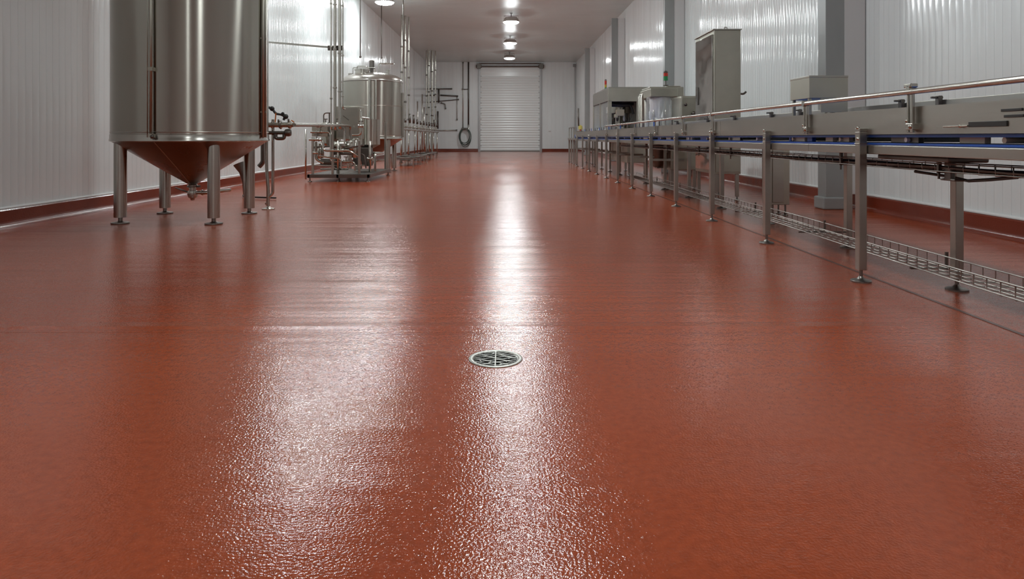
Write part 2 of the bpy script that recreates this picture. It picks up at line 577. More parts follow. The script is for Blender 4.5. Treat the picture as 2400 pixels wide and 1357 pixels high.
for i in range(14):
    for x in (DX0 + .05, DX1 - .05):
        rv.ball((x, BACK - .03, .4 + i * .38), .025, 6)
stuff(build('slat_rivets', rv, 'steel_dark', parent=dr))
# plastic corner pipe and small socket on the back wall
tag(build('wall_socket', MB().box(3.05, BACK - .06, 1.42, 3.2, BACK - .001, 1.52), 'white_plastic', origin=(3.1, BACK, 1.42), bevel=.01),
    'small white socket low on the end wall right of the door', 'socket')

# ------------------------------------------------------------------ ceiling lamps
def make_lamp(x, y, label, group):
    t = thing('ceiling_lamp', label, 'lamp', (x, y, 5.96), group)
    hs = MB().lathe([(0.355, 0.0), (0.362, 0.02), (0.355, 0.05), (0.29, 0.15), (0.26, 0.20), (0.10, 0.215), (0.001, 0.215)], (x, y, 5.96), 'Z', 40)
    hs.lathe([(0.355, 0.0), (0.338, 0.0), (0.338, 0.034)], (x, y, 5.96), 'Z', 40)
    build('housing', hs, 'lamp_body', parent=t, angle=60)
    build('diffuser', MB().lathe([(0.336, 0.014), (0.32, -0.025), (0.27, -0.055), (0.18, -0.078), (0.09, -0.088), (0.0005, -0.09)], (x, y, 5.96), 'Z', 40), 'lamp', parent=t)
    build('hanger', MB().cyl((x, y, 6.17), (x, y, CEIL - .002), .018, 10).box(x - .06, y - .06, CEIL - .02, x + .06, y + .06, CEIL - .004).tube([(x - .31, y, 5.99), (x - .31, y, 6.23), (x + .31, y, 6.23), (x + .31, y, 5.99)], .010, 6), 'steel_dark', parent=t)
    return t
G1, G2 = 'lamps of the middle row', 'lamps of the left row'
lamp0 = make_lamp(0.24, 29.4, 'round ceiling lamp, nearest of the three in the middle row', G1)
copy_tree(lamp0, at=(0.24, 36.0, 5.96), label='round ceiling lamp, second of the three in the middle row')
copy_tree(lamp0, at=(0.24, 42.8, 5.96), label='round ceiling lamp nearest the white roller door')
copy_tree(lamp0, at=(-4.45, 25.1, 5.96), label='ceiling lamp cut by the top of the photo, left of the middle row')['group'] = G2
out1 = 'ceiling lamp of the middle row above the top of the picture, seen only in reflections'
out2 = 'ceiling lamp of the left row above the top of the picture, seen only in reflections'
for yy in (22.7, 16.0, 9.3, 2.6, -4.1):
    copy_tree(lamp0, at=(0.24, yy, 5.96), label=out1)
for yy in (19.8, 14.5):
    copy_tree(lamp0, at=(-4.45, yy, 5.96), label=out2)['group'] = G2

# ------------------------------------------------------------------ grey columns on the right wall
for (yy, lab) in ((9.47, 'nearest grey steel column, behind the steel box on the conveyor'), (19.05, 'second grey steel column, behind the taller red and green signal light'),
                  (28.6, 'third grey steel column, rising behind the filling machine'), (38.2, 'fourth grey steel column, slimmest and nearest the end wall')):
    t = thing('steel_column', lab, 'column', (4.55, yy, 0), 'grey steel columns on the right wall')
    top = CEIL - .002 if yy < 20 else 6.0
    build('column_post', MB().box(4.44, yy, 0, 4.70, yy + .24, top), 'column', parent=t, bevel=.008)
    build('edge_flashing', MB().box(4.705, yy + .02, 0.21, RX0 - .01, yy + .22, top), 'white_flash', parent=t, bevel=.006)
    build('base_block', MB().box(4.40, yy - .02, 0.001, 4.74, yy + .28, 0.17), 'column', parent=t, bevel=.02)
t = thing('corner_conduit', 'slim pale conduit in the far right corner of the end wall', 'conduit', (4.9, BACK - .1, 0))
build('conduit_tube', MB().cyl((4.9, BACK - .08, .2), (4.9, BACK - .08, 6.1), .035, 10), 'white_flash', parent=t)
build('junction_box', MB().box(4.78, BACK - .16, 6.0, 4.98, BACK - .01, 6.2), 'column', parent=t, bevel=.01)

# ------------------------------------------------------------------ tanks
def leg_tube(t, x, y, ztop, r=.069):
    lg = build('leg', MB().lathe([(0.0005, .075), (r, .075), (r, .09), (r, ztop)], (x, y, 0), 'Z', 28), 'steel_leg', parent=t)
    f = MB().lathe([(0.0005, 0), (.098, 0), (.100, .008), (.098, .016), (.045, .024), (.030, .03), (.024, .034), (.024, .076)], (x, y, 0), 'Z', 28)
    build('foot', f, 'steel_foot', parent=lg)
    return lg

def cone_z(r, R=.885, zr=.955, zt=.42, rt=.045):
    return zt + (zr - zt) * (r - rt) / (R - rt)

def make_tank(cx, cy, ztop, label, dome, legc):
    R = .885
    t = thing('storage_tank', label, 'tank', (cx, cy, 0), 'cone-bottomed steel tanks')
    sh = MB().lathe([(R, .975), (R, 1.04)] + [(R, 1.04 + (ztop - 1.04) * i / 6) for i in range(1, 7)], (cx, cy, 0), 'Z', 96)
    build('shell', sh, 'steel_tank', parent=t)
    build('rim_band', MB().lathe([(R + .001, 1.035), (R + .006, 1.030), (R + .006, .985), (R + .012, .975), (R + .012, .958), (R - .01, .948)], (cx, cy, 0), 'Z', 96), 'steel_leg', parent=t)
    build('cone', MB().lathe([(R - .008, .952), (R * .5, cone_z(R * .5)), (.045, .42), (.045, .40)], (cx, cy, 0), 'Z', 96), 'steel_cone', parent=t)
    for zz in ((1.06,) if ztop > 3 else (1.05, 1.9)):
        build('weld_seam', MB().lathe([(R + .0005, zz - .006), (R + .003, zz), (R + .0005, zz + .006)], (cx, cy, 0), 'Z', 96), 'steel_plate', parent=t)
    for (dx, dy) in ((-.56, -.5), (.55, -.56), (-.57, .56), (.55, .53)):
        x, y = legc + dx, cy + dy
        rr = math.hypot(x - cx, y - cy)
        leg_tube(t, x, y, min(.950, cone_z(rr + .075)))
    ov = MB().lathe([(.045, .42), (.062, .41), (.062, .385), (.040, .38), (.040, .345), (.056, .34), (.062, .30), (.052, .262), (.030, .25), (.022, .225), (.001, .222)], (cx, cy, 0), 'Z', 20)
    o = build('outlet_valve', ov, 'steel_tube', parent=t)
    build('valve_clamp', MB().lathe([(.064, .40), (.070, .395), (.064, .39)], (cx, cy, 0), 'Z', 20).box(cx + .055, cy - .02, .385, cx + .09, cy + .02, .41), 'steel_dark', parent=o)
    build('outlet_pipe', MB().tube(fillet([(cx + .03, cy, .318), (cx + .20, cy - .02, .322), (cx + .34, cy + .3, .33)], .06), .022, 12).lathe([(.03, -.01), (.036, 0), (.03, .01)], (cx + .12, cy, .319), 'X', 14), 'steel_tube', parent=t)
    build('drain_line', MB().tube(fillet([(cx - .03, cy, .318), (cx - .15, cy + .05, .345), (cx - .45, cy + .5, .34)], .1), .010, 8), 'steel_dark', parent=t)
    if dome:
        dp = [(R, ztop), (R + .004, ztop + .02), (R - .005, ztop + .05)]
        for i in range(1, 13):
            a = PI / 2 * i / 12
            dp.append(((R - .02) * math.cos(a) + .0005, ztop + .05 + .25 * math.sin(a)))
        build('dome', MB().lathe(dp, (cx, cy, 0), 'Z', 96), 'steel_dome', parent=t, angle=50)
        build('dome_seam', MB().lathe([(R + .002, ztop - .01), (R + .008, ztop), (R + .002, ztop + .01)], (cx, cy, 0), 'Z', 96), 'steel_dark', parent=t)
        zt = ztop + .26
        mw = build('manway', MB().lathe([(.20, 0), (.20, .09), (.235, .095), (.235, .125), (.0005, .14)], (cx - .25, cy - .25, zt - .02), 'Z', 28), 'steel_tube', parent=t)
        build('manway_handle', MB().tube(fillet([(cx - .40, cy - .25, zt + .11), (cx - .40, cy - .25, zt + .2), (cx - .10, cy - .25, zt + .2), (cx - .10, cy - .25, zt + .11)], .04), .014, 8), 'steel_tube', parent=mw)
        ag = build('agitator_motor', MB().lathe([(.05, 0), (.05, .12), (.10, .13), (.10, .16), (.075, .17), (.075, .36), (.05, .38), (.0005, .38)], (cx - .02, cy, zt + .02), 'Z', 20), 'steel_dark', parent=t)
        build('vent_pipe', MB().tube(fillet([(cx + .18, cy, zt), (cx + .18, cy, zt + .30), (cx + .62, cy + .05, zt + .30), (cx + .62, cy + .05, zt + .26)], .05), .016, 10), 'steel_tube', parent=t)
        build('top_rail', MB().tube(fillet([(cx - .55, cy - .1, zt - .10), (cx - .55, cy - .1, zt + .17), (cx + .10, cy - .1, zt + .17), (cx + .10, cy - .1, zt)], .03), .013, 8), 'steel_tube', parent=t)
        build('spray_nozzle', MB().cyl((cx + .45, cy, zt - .08), (cx + .45, cy, zt + .09), .04, 14).cyl((cx + .45, cy, zt + .09), (cx + .45, cy, zt + .12), .06, 14), 'steel_tube', parent=t)
        build('lifting_lug', MB().box(cx - .68, cy - .15, ztop + .15, cx - .56, cy - .12, ztop + .27), 'steel_tube', parent=t, bevel=.01)
    else:
        build('top_lid', MB().lathe([(R, ztop), (R * .6, ztop + .2), (.001, ztop + .26)], (cx, cy, 0), 'Z', 64), 'steel_dome', parent=t)
    return t
T1 = make_tank(-3.86, 8.42, 3.7, 'large near steel tank with cone bottom, cut by the top of the photo', False, -3.91)
sg_ = MB().tube([(-3.895, 7.495, 1.0), (-3.895, 7.495, 3.6)], .016, 10).tube([(-3.935, 7.50, 1.0), (-3.935, 7.50, 3.6)], .006, 6)
for zz in (1.02, 1.75, 2.72, 3.4):
    sg_.box(-3.92, 7.475, zz - .02, -3.87, 7.54, zz + .02)
g = build('level_gauge', sg_, 'steel_box', parent=T1)
build('gauge_cock', MB().ball((-3.895, 7.49, 2.76), .03, 12).cyl((-3.93, 7.49, 2.76), (-3.86, 7.49, 2.76), .012, 8), 'steel_dark', parent=g)
build('gauge_cock', MB().ball((-3.875, 7.485, 1.01), .022, 12), 'steel_dark', parent=g)
build('cone_seam', MB().tube([(-3.86 + (-.03) , 8.42 - .872, .952), (-3.862, 8.42 - .4, cone_z(.4) - .004), (-3.86, 8.42 - .06, .425)], .006, 6), 'steel_plate', parent=T1)
sp = MB()
for q, ang in enumerate((-.10, -.02)):
    x, y = -3.86 + .905 * math.cos(ang), 8.42 + .905 * math.sin(ang)
    sp.tube([(x, y, 1.0), (x, y, 3.68)], .012 if q else .018, 8)
    for zz in (1.3, 2.2, 3.1):
        sp.box(x - .03, y - .012, zz, x + .012, y + .012, zz + .02)
build('side_pipe', sp, 'steel_box', parent=T1)
T2 = make_tank(-3.9, 20.0, 2.60, 'smaller far steel tank with domed lid, behind the pump skid', True, -3.9)
build('front_pipe_and_highlight', MB().tube(fillet([(-3.80, 19.04, 2.68), (-3.80, 19.04, .72), (-3.72, 18.9, .62)], .06), .036, 12).tube([(-3.62, 19.06, 2.6), (-3.62, 19.06, .95)], .026, 10), 'steel_tube', parent=T2)  # thicker tube stands in for a bright highlight; the thinner one is a pipe
build('ladder_bracket', MB().box(-3.03, 19.9, 1.0, -2.97, 19.94, 2.3), 'steel_plate', parent=T2)

# valve manifold beside the near tank
mf = thing('valve_manifold', 'steel valve manifold on a thin twin-tube stand beside the near tank', 'valve', (-3.31, 9.52, 0))
foot_pad(fp := MB(), -3.31, 9.52, .14, .088, .020)
build('foot', fp, 'steel_leg', parent=mf)
build('stand_tube', MB().tube(fillet([(-3.31, 9.52, .12), (-3.31, 9.52, .26), (-3.335, 9.52, .6), (-3.335, 9.52, 1.38)], .1), .022, 12), 'steel_tube', parent=mf)
build('stand_tube', MB().tube(fillet([(-3.30, 9.52, .17), (-3.245, 9.52, .22), (-3.245, 9.52, 1.25)], .03), .020, 12), 'steel_tube', parent=mf)
vb = MB().lathe([(.0005, -.02), (.036, -.02), (.036, .06), (.05, .065), (.05, .085), (.036, .09), (.036, .17), (.052, .175), (.052, .20), (.036, .205), (.036, .30), (.056, .305), (.056, .33), (.034, .34), (.034, .37), (.0005, .37)], (-3.32, 9.5, 1.175), 'X', 20)
build('valve_body', vb, 'steel_tube', parent=mf)
lb = MB().lathe([(.0005, -.06), (.026, -.06), (.026, .05), (.034, .055), (.034, .075), (.026, .08), (.026, .22), (.05, .24), (.054, .28), (.045, .31), (.0005, .32)], (-3.30, 9.5, 1.065), 'X', 20)
lb.tube(fillet([(-3.20, 9.5, 1.05), (-3.20, 9.5, .985), (-3.08, 9.5, .985), (-3.08, 9.5, 1.05)], .04), .026, 12)
build('lower_valve', lb, 'steel_dark', parent=mf)
ac = MB().tube(fillet([(-3.30, 9.5, 1.42), (-3.24, 9.5, 1.39), (-3.20, 9.5, 1.33), (-3.12, 9.5, 1.32), (-3.07, 9.5, 1.29), (-3.09, 9.5, 1.24)], .03), .018, 8)
ac.ball((-3.25, 9.5, 1.40), .035, 10).ball((-3.06, 9.5, 1.29), .038, 10).ball((-3.10, 9.5, 1.33), .024, 10)
build('actuator', ac, 'black', parent=mf)
build('handle', MB().bar((-3.19, 9.48, 1.34), (-3.20, 9.48, 1.21), .014, .014), 'orange', parent=mf)
build('handle', MB().bar((-2.97, 9.46, 1.24), (-2.93, 9.46, 1.21), .014, .014), 'orange', parent=mf)
build('clamp_ring', MB().lathe([(.055, -.012), (.062, 0), (.055, .012)], (-3.13, 9.5, 1.175), 'X', 16), 'steel_dark', parent=mf)
build('valve_stem', MB().cyl((-3.02, 9.5, 1.21), (-3.02, 9.5, 1.26), .014, 8), 'steel_dark', parent=mf)
build('valve_stem', MB().cyl((-3.16, 9.5, 1.21), (-3.16, 9.5, 1.25), .014, 8), 'steel_dark', parent=mf)
tp = tag(build('transfer_pipe', MB().tube([(-2.945, 9.5, 1.175), (-3.55, 15.06, 1.262)], .028, 14).lathe([(.04, -.015), (.044, 0), (.04, .015)], (-3.16, 11.5, 1.205), 'Y', 14), 'steel_tube', origin=(-2.95, 9.5, 1.175)),
         'long horizontal steel pipe from the valve manifold towards the pump skid', 'pipe')
st = thing('pipe_stand', 'thin steel stand with a dark hanging hose end, behind the near tank', 'stand', (-3.62, 10.3, 0))
build('stand_pole', MB().cyl((-3.60, 10.3, .18), (-3.60, 10.3, .52), .009, 8), 'steel_tube', parent=st)
build('hose_end', MB().tube(fillet([(-3.66, 10.3, 1.3), (-3.66, 10.3, .62), (-3.72, 10.3, .56)], .05), .036, 10), 'steel_dark', parent=st)
build('foot', foot_pad(MB(), -3.60, 10.3, .19, .03, .009), 'steel_dark', parent=st)
st = thing('wall_hose', 'dark funnel-like hose on the kerb between the near tank legs', 'hose', (-4.7, 11.5, 0))
build('hose_body', MB().tube([(-4.40, 11.5, .03), (-4.40, 11.5, .25), (-4.44, 11.5, .42), (-4.5, 11.5, .56)], [.02, .035, .05, .09], 12), 'steel_dark', parent=st)
build('hose_tail', MB().tube(fillet([(-4.40, 11.45, .03), (-4.3, 11.2, .025), (-4.0, 11.1, .025), (-3.7, 11.0, .025)], .1), .014, 8), 'black', parent=st)

# ------------------------------------------------------------------ pump skid left
sk = thing('pump_skid', 'steel pump and valve skid on the floor in front of the far tank', 'machine', (-3.8, 16.6, 0))
X0, X1, Y0, Y1 = -4.45, -3.05, 15.3, 18.1
build('base_frame', MB().box(X0, Y0, .09, X1, Y0 + .06, .17).box(X0, Y1 - .06, .09, X1, Y1, .17).box(X0, Y0, .09, X0 + .06, Y1, .17).box(X1 - .06, Y0, .09, X1, Y1, .17).box(-3.8, Y0, .09, -3.74, Y1, .17), 'steel_dark', parent=sk, bevel=.006)
build('drip_tray', MB().box(X0 + .07, Y0 + .07, .15, X1 - .07, Y1 - .07, .165), 'steel_dark', parent=sk)
for (x, y) in ((X0 + .05, Y0 + .05), (X1 - .05, Y0 + .05), (X0 + .05, Y1 - .05), (X1 - .05, Y1 - .05), (-3.77, Y0 + .05)):
    build('foot', foot_pad(MB(), x, y, .10, .05, .014), 'steel_foot', parent=sk)
for (x, y, z) in ((-4.35, 15.4, 1.0), (-4.35, 17.9, 1.0), (-3.9, 15.4, 1.2), (-3.30, 15.4, .92), (-3.15, 17.9, 1.4), (-3.9, 17.9, 1.5)):
    build('frame_post', MB().box(x - .025, y - .025, .17, x + .025, y + .025, z), 'steel_plate', parent=sk, bevel=.004)
cab = build('control_box', MB().box(-3.92, 15.8, .96, -3.38, 16.3, 1.72), 'steel_box', parent=sk, bevel=.012)
build('box_door', MB().box(-3.89, 15.78, .99, -3.41, 15.80, 1.69), 'steel_plate', parent=cab, bevel=.006)
build('box_lever', MB().bar((-3.75, 15.76, 1.50), (-3.62, 15.76, 1.40), .03, .015), 'steel_dark', parent=cab)
build('small_vessel', MB().lathe([(.0005, .80), (.1, .80), (.2, .86), (.2, 1.28), (.17, 1.33), (.06, 1.36), (.0005, 1.36)], (-4.12, 16.0, 0), 'Z', 28), 'steel_tank', parent=sk)
build('balance_tank', MB().lathe([(.0005, .70), (.12, .72), (.30, .82), (.30, 1.45), (.0005, 1.45)], (-3.45, 17.1, 0), 'Z', 32), 'steel_tank', parent=sk)
pm = build('pump', MB().lathe([(.0005, -.28), (.10, -.28), (.115, -.26), (.115, .02), (.07, .05), (.07, .09), (.15, .10), (.17, .14), (.17, .20), (.12, .24), (.0005, .25)], (-3.65, 15.6, .80), 'X', 24), 'steel_tube', parent=sk)
build('pump_mount', MB().box(-3.95, 15.5, .60, -3.45, 15.72, .69), 'steel_plate', parent=pm)
build('pump', MB().lathe([(.0005, -.24), (.09, -.24), (.09, .02), (.06, .05), (.12, .08), (.14, .12), (.10, .19), (.0005, .2)], (-4.0, 15.7, .42), 'X', 24), 'steel_dark', parent=sk)
for pts, r in (
    ([(-3.55, 15.07, 1.262), (-3.55, 15.25, 1.262), (-3.55, 15.6, 1.262), (-3.55, 15.6, .95)], .028),
    ([(-4.40, 15.35, 1.30), (-3.62, 15.35, 1.30), (-3.62, 15.35, .80)], .022),
    ([(-4.42, 15.35, .95), (-4.1, 15.35, .95), (-4.1, 15.35, .70), (-3.5, 15.35, .70), (-3.3, 15.4, .55), (-3.3, 15.6, .3)], .026),
    ([(-4.40, 15.4, 1.12), (-3.95, 15.4, 1.12), (-3.95, 15.4, .45), (-3.4, 15.4, .45), (-3.4, 15.4, .25)], .022),
    ([(-4.48, 15.3, 1.18), (-4.48, 15.3, .06)], .02),
    ([(-4.28, 15.4, .90), (-4.28, 15.4, .50), (-4.1, 15.4, .42)], .03),
    ([(-3.78, 15.4, .92), (-3.78, 15.4, .18)], .03),
    ([(-3.95, 17.6, .60), (-3.3, 17.6, .60), (-3.1, 17.3, .60), (-3.1, 16.2, .60), (-3.1, 16.2, .2)], .03),
    ([(-3.12, 15.7, .92), (-3.12, 15.7, .2)], .028),
    ([(-4.35, 15.5, .36), (-3.2, 15.5, .36)], .016),
    ([(-3.45, 15.35, 1.05), (-3.25, 15.35, 1.05), (-3.25, 15.35, 1.45), (-3.25, 16.2, 1.45)], .02)):
    build('pipe', MB().tube(fillet(pts, .09), r, 10), 'steel_tube', parent=sk)
build('gauge_box', MB().box(-4.38, 15.42, 1.02, -4.02, 15.62, 1.26), 'steel_box', parent=sk, bevel=.01)
build('filter_body', MB().lathe([(.0005, .52), (.08, .54), (.10, .60), (.10, .92), (.06, .98), (.0005, .99)], (-3.42, 15.55, 0), 'Z', 20), 'steel_tube', parent=sk)
build('filter_body', MB().lathe([(.0005, .50), (.07, .52), (.09, .58), (.09, .80), (.05, .86), (.0005, .87)], (-4.28, 15.75, 0), 'Z', 20), 'steel_tube', parent=sk)
build('heat_exchanger', MB().box(-3.72, 16.6, .30, -3.30, 17.0, .75), 'steel_dark', parent=sk, bevel=.02)
for pts, r in (([(-4.36, 15.45, .78), (-3.9, 15.45, .80), (-3.9, 15.45, .62), (-3.2, 15.45, .62), (-3.16, 15.45, .3)], .018),
               ([(-4.1, 15.38, 1.26), (-4.1, 15.38, 1.55), (-3.95, 15.38, 1.55)], .014), ([(-3.55, 15.5, .52), (-3.55, 15.5, .28), (-4.2, 15.5, .28)], .024),
               ([(-3.32, 15.6, 1.62), (-3.28, 15.5, 1.62), (-3.28, 15.5, .95)], .022), ([(-4.2, 15.36, .58), (-3.7, 15.36, .52), (-3.7, 15.36, .3)], .02),
               ([(-3.98, 15.42, 1.55), (-3.98, 15.42, .8), (-3.85, 15.42, .72), (-3.2, 15.42, .82)], .016)):
    build('pipe', MB().tube(fillet(pts, .08), r, 8), 'steel_dark' if r < .02 else 'steel_tube', parent=sk)
for (x, y, z) in ((-4.05, 15.35, 1.30), (-3.80, 15.35, 1.30), (-4.25, 15.35, .95), (-3.70, 15.35, .70), (-3.6, 15.4, .45), (-4.2, 15.4, 1.12), (-3.78, 15.4, .55), (-3.12, 15.7, .5), (-4.28, 15.4, .65), (-3.25, 15.35, 1.25)):
    v = build('valve', MB().lathe([(.0005, -.06), (.045, -.06), (.045, -.045), (.03, -.04), (.035, 0), (.03, .04), (.045, .045), (.045, .06), (.0005, .06)], (x, y, z), 'X', 14).cyl((x, y, z), (x, y, z + .1), .018, 10), 'steel_tube', parent=sk)
    build('valve_handle', MB().box(x - .05, y - .012, z + .10, x + .05, y + .012, z + .12), 'steel_dark', parent=v)

# risers
RG = 'steel riser pipes by the pump skid'
for (x, r, z0, lab) in ((-3.86, .018, 1.3, 'thinnest steel riser pipe above the pump skid, leftmost of its bundle'), (-3.775, .034, 1.3, 'thick steel riser pipe, left of the two thick ones over the pump skid'),
                        (-3.668, .034, 1.32, 'thick steel riser pipe, right of the two thick ones over the pump skid'), (-3.60, .016, 1.75, 'thin steel riser pipe ending at the control box of the pump skid')):
    t = thing('riser_pipe', lab, 'pipe', (x, 15.1, z0), RG)
    pp = MB().tube([(x, 15.1, z0), (x, 15.1, CEIL - .002)], r, 14)
    build('pipe_tube', pp, 'steel_tube', parent=t)
    for zz in (1.9, 3.0, 4.1, 5.2):
        cl_ = MB().lathe([(r + .001, -.02), (r + .012, -.015), (r + .012, .015), (r + .001, .02)], (x, 15.1, zz + random.uniform(-.2, .2)), 'Z', 14)
        build('pipe_collar', cl_, 'steel_plate', parent=t)
    build('bottom_elbow', MB().tube(fillet([(x, 15.1, z0 + .01), (x, 15.1, z0 - .12), (x, 15.28, z0 - .12)], .07), r * 1.02, 12), 'steel_tube', parent=t)
br = thing('pipe_bracket', 'steel bracket arm holding the riser pipes off the left wall', 'bracket', (-4.7, 15.2, 3.0))
build('bracket_arm', MB().bar((-5.58, 15.25, 3.15), (-3.62, 15.19, 2.98), .04, .04), 'steel_plate', parent=br)
build('bracket_clamp', MB().box(-3.95, 15.155, 2.93, -3.60, 15.175, 3.04), 'steel_dark', parent=br)
FG = 'tall riser pipes near the left wall beyond the far tank'
for (x, y, r, z0, lab) in ((-4.53, 29.8, .04, 0.0, 'pale steel riser pipe just right of the far tank, left of three'), (-4.41, 30.0, .045, 0.0, 'pale steel riser pipe just right of the far tank, middle of three'),
                           (-4.30, 30.3, .035, 0.0, 'pale steel riser pipe just right of the far tank, right of three'), (-4.86, 42, .05, 0.0, 'distant steel riser pipe near the end wall, leftmost of four'),
                           (-4.68, 41.6, .05, 0.0, 'distant steel riser pipe near the end wall, second of four'), (-4.52, 42, .07, 0.0, 'distant steel riser pipe near the end wall, thickest of four'),
                           (-4.34, 42.2, .04, 1.3, 'distant steel riser pipe near the end wall, rightmost of four and ending above the manifold')):
    t = thing('riser_pipe', lab, 'pipe', (x, y, z0), FG)
    build('pipe_tube', MB().tube([(x, y, z0 + .02), (x, y, CEIL - .002)], r, 12), 'steel_tube', parent=t)
    for zz in (1.6, 2.6, 3.8, 5.1):
        cl_ = MB().lathe([(r + .001, -.04), (r + .02, -.03), (r + .02, .03), (r + .001, .04)], (x, y, zz + random.uniform(-.3, .3)), 'Z', 12)
        build('pipe_collar', cl_, 'steel_dark', parent=t)
    if z0 == 0:
        build('foot', MB().lathe([(.0005, 0), (.10, 0), (.10, .02), (r, .03)], (x, y, 0), 'Z', 14), 'steel_dark', parent=t)
# hanging rods in the ceiling zone
for (x, y, z0, lab) in ((-4.15, 19.5, 3.3, 'thin ceiling rod above the left side of the far tank'), (-5.0, 27.5, 4.2, 'thin ceiling rod between the far tank and the left wall'), (-3.6, 24, 3.6, 'thin ceiling rod above the right side of the far tank')):
    t = thing('hanging_rod', lab, 'rod', (x, y, z0), 'thin rods hanging from the ceiling')
    build('rod_bar', MB().cyl((x, y, z0), (x, y, CEIL - .002), .016, 8), 'steel_dark', parent=t)
    build('rod_hook', MB().ball((x, y, z0), .035, 8), 'steel_dark', parent=t)
# valve manifold along the left wall beyond tank 2
mn = thing('valve_manifold', 'long waist-high pipe manifold with valves beyond the far tank', 'manifold', (-4.45, 34, 0))
for (dx, z) in ((0, 1.45), (.10, 1.33)):
    build('header_pipe', MB().tube([(-4.15 + dx, 26.5, z), (-4.15 + dx, 41.2, z)], .04, 12), 'steel_tube', parent=mn)
for i in range(12):
    yy = 27 + i * 1.27
    v = build('valve', MB().lathe([(.0005, -.12), (.07, -.12), (.07, -.08), (.045, -.07), (.05, 0), (.045, .07), (.07, .08), (.07, .12), (.0005, .12)], (-4.15, yy, 1.45), 'Y', 12).cyl((-4.15, yy, 1.45), (-4.15, yy, 1.70), .03, 10), 'steel_tube', parent=mn)
    build('valve_actuator', MB().cyl((-4.15, yy, 1.62), (-4.15, yy, 1.62 + random.choice((.16, .22, .4))), .05, 10), 'steel_dark', parent=v)
for i in range(8):
    yy = 26.8 + i * 2.0
    s_ = build('support_leg', MB().cyl((-4.10, yy, .03), (-4.10, yy, 1.33), .03, 10).box(-4.20, yy - .02, 1.27, -4.00, yy + .02, 1.31), 'steel_tube', parent=mn)
    build('foot', MB().lathe([(.0005, 0), (.09, 0), (.09, .015), (.03, .03)], (-4.10, yy, 0), 'Z', 14), 'steel_dark', parent=s_)
fr = thing('low_frame', 'low steel floor frame running along the left side beyond the far tank', 'frame', (-3.7, 28, 0))
for (xa, xb, ya, yb, z) in ((-3.9, -3.15, 23.3, 27.2, .30), (-3.95, -3.4, 28.4, 33.5, .27)):
    build('frame_rail', MB().tube([(xb, ya, z), (xb, yb, z)], .025, 8).tube([(xa, ya, z), (xa, yb, z)], .025, 8).tube([(xa, ya, z), (xb, ya, z)], .025, 8).tube([(xa, yb, z), (xb, yb, z)], .025, 8).tube([(xa, (ya + yb) / 2, z), (xb, (ya + yb) / 2, z)], .025, 8), 'steel_dark', parent=fr)
    build('frame_shelf', MB().box(xa + .05, ya + .3, z - .07, xb - .05, yb - .3, z - .05), 'steel_dark', parent=fr)
    for x in (xa, xb):
        for y in (ya, (ya + yb) / 2, yb):
            build('frame_leg', MB().cyl((x, y, .01), (x, y, z), .024, 8).lathe([(.0005, 0), (.06, 0), (.06, .012), (.02, .02)], (x, y, 0), 'Z', 10), 'steel_tube', parent=fr)
for i, (x, y, z0, z1, lab) in enumerate(((-4.65, 36, .3, 2.9, 'thin upright steel pipe beyond the far tank, left of three short ones'), (-4.45, 36.4, .3, 3.3, 'thin upright steel pipe beyond the far tank, middle of three short ones'), (-4.32, 36.2, .3, 2.6, 'thin upright steel pipe beyond the far tank, right of three short ones'))):
    t = thing('upright_pipe', lab, 'pipe', (x, y, 0), 'short upright pipes beyond the far tank')
    build('pipe_tube', MB().cyl((x, y, .02), (x, y, z1), .035, 10), 'steel_tube', parent=t)
    build('foot', MB().lathe([(.0005, 0), (.09, 0), (.09, .02), (.03, .03)], (x, y, 0), 'Z', 12), 'steel_dark', parent=t)

# pipework and hose on the end wall
def wx(px): return (px - 1185) * 48.35 / 1600
def wz(py): return 1 + (322 - py) * 48.35 / 1600
YB = BACK - .09
for (pts, r, m, lab) in (
    ([(962, 208), (1058, 208)], .045, 'steel_dark', 'topmost dark horizontal pipe on the end wall'),
    ([(958, 223), (1018, 223)], .04, 'steel_dark', 'second dark horizontal pipe on the end wall, left end'),
    ([(1033, 223), (1072, 225)], .05, 'steel_dark', 'short thick dark pipe on the end wall left of the hose pipes'),
    ([(1000, 240), (1030, 237), (1074, 233)], .03, 'steel_dark', 'third dark pipe on the end wall, tilted up to the right'),
    ([(1028, 209), (1028, 240)], .055, 'steel_dark', 'thick dark vertical pipe joining the horizontal ones on the end wall'),
    ([(1034, 241), (1043, 244), (1044, 254)], .035, 'steel_dark', 'bent dark pipe end pointing down on the end wall'),
    ([(1085, 146), (1085, 300)], .03, 'steel_tube', 'thin vertical pipe on the end wall left of the hose feed'),
    ([(1098, 146), (1098, 292)], .05, 'steel_dark', 'thick vertical pipe feeding the coiled hose on the end wall'),
    ([(1084, 209), (1098, 209)], .025, 'steel_dark', 'short horizontal link between the two vertical pipes over the hose'),
    ([(1071, 225), (1071, 280)], .022, 'steel_tube', 'thinnest vertical pipe on the end wall, left of the hose pair'),
    ([(1026, 262), (1026, 300)], .05, 'steel_dark', 'stubby lower vertical pipe on the end wall above the kerb'),
    ([(1012, 306), (1070, 305)], .03, 'steel_tube', 'low horizontal pipe on the end wall left of the hose'),
):
    P = [(wx(a), YB, wz(b)) for a, b in pts]
    t = thing('wall_pipe', lab, 'pipe', P[0], 'pipework on the end wall')
    build('pipe_tube', MB().tube(P, r, 10), m, parent=t)
    bk = MB()
    for q in (P[0], P[-1]):
        bk.box(q[0] - .05, YB - .02, q[2] - .05, q[0] + .05, BACK - .001, q[2] + .05)
    build('pipe_clip', bk, 'steel_dark', parent=t)
hs = thing('coiled_hose', 'dark green hose coiled on a hook on the end wall', 'hose', (wx(1090), YB - .1, .6))
lp = MB()
cxh, czh = wx(1090), wz(320)
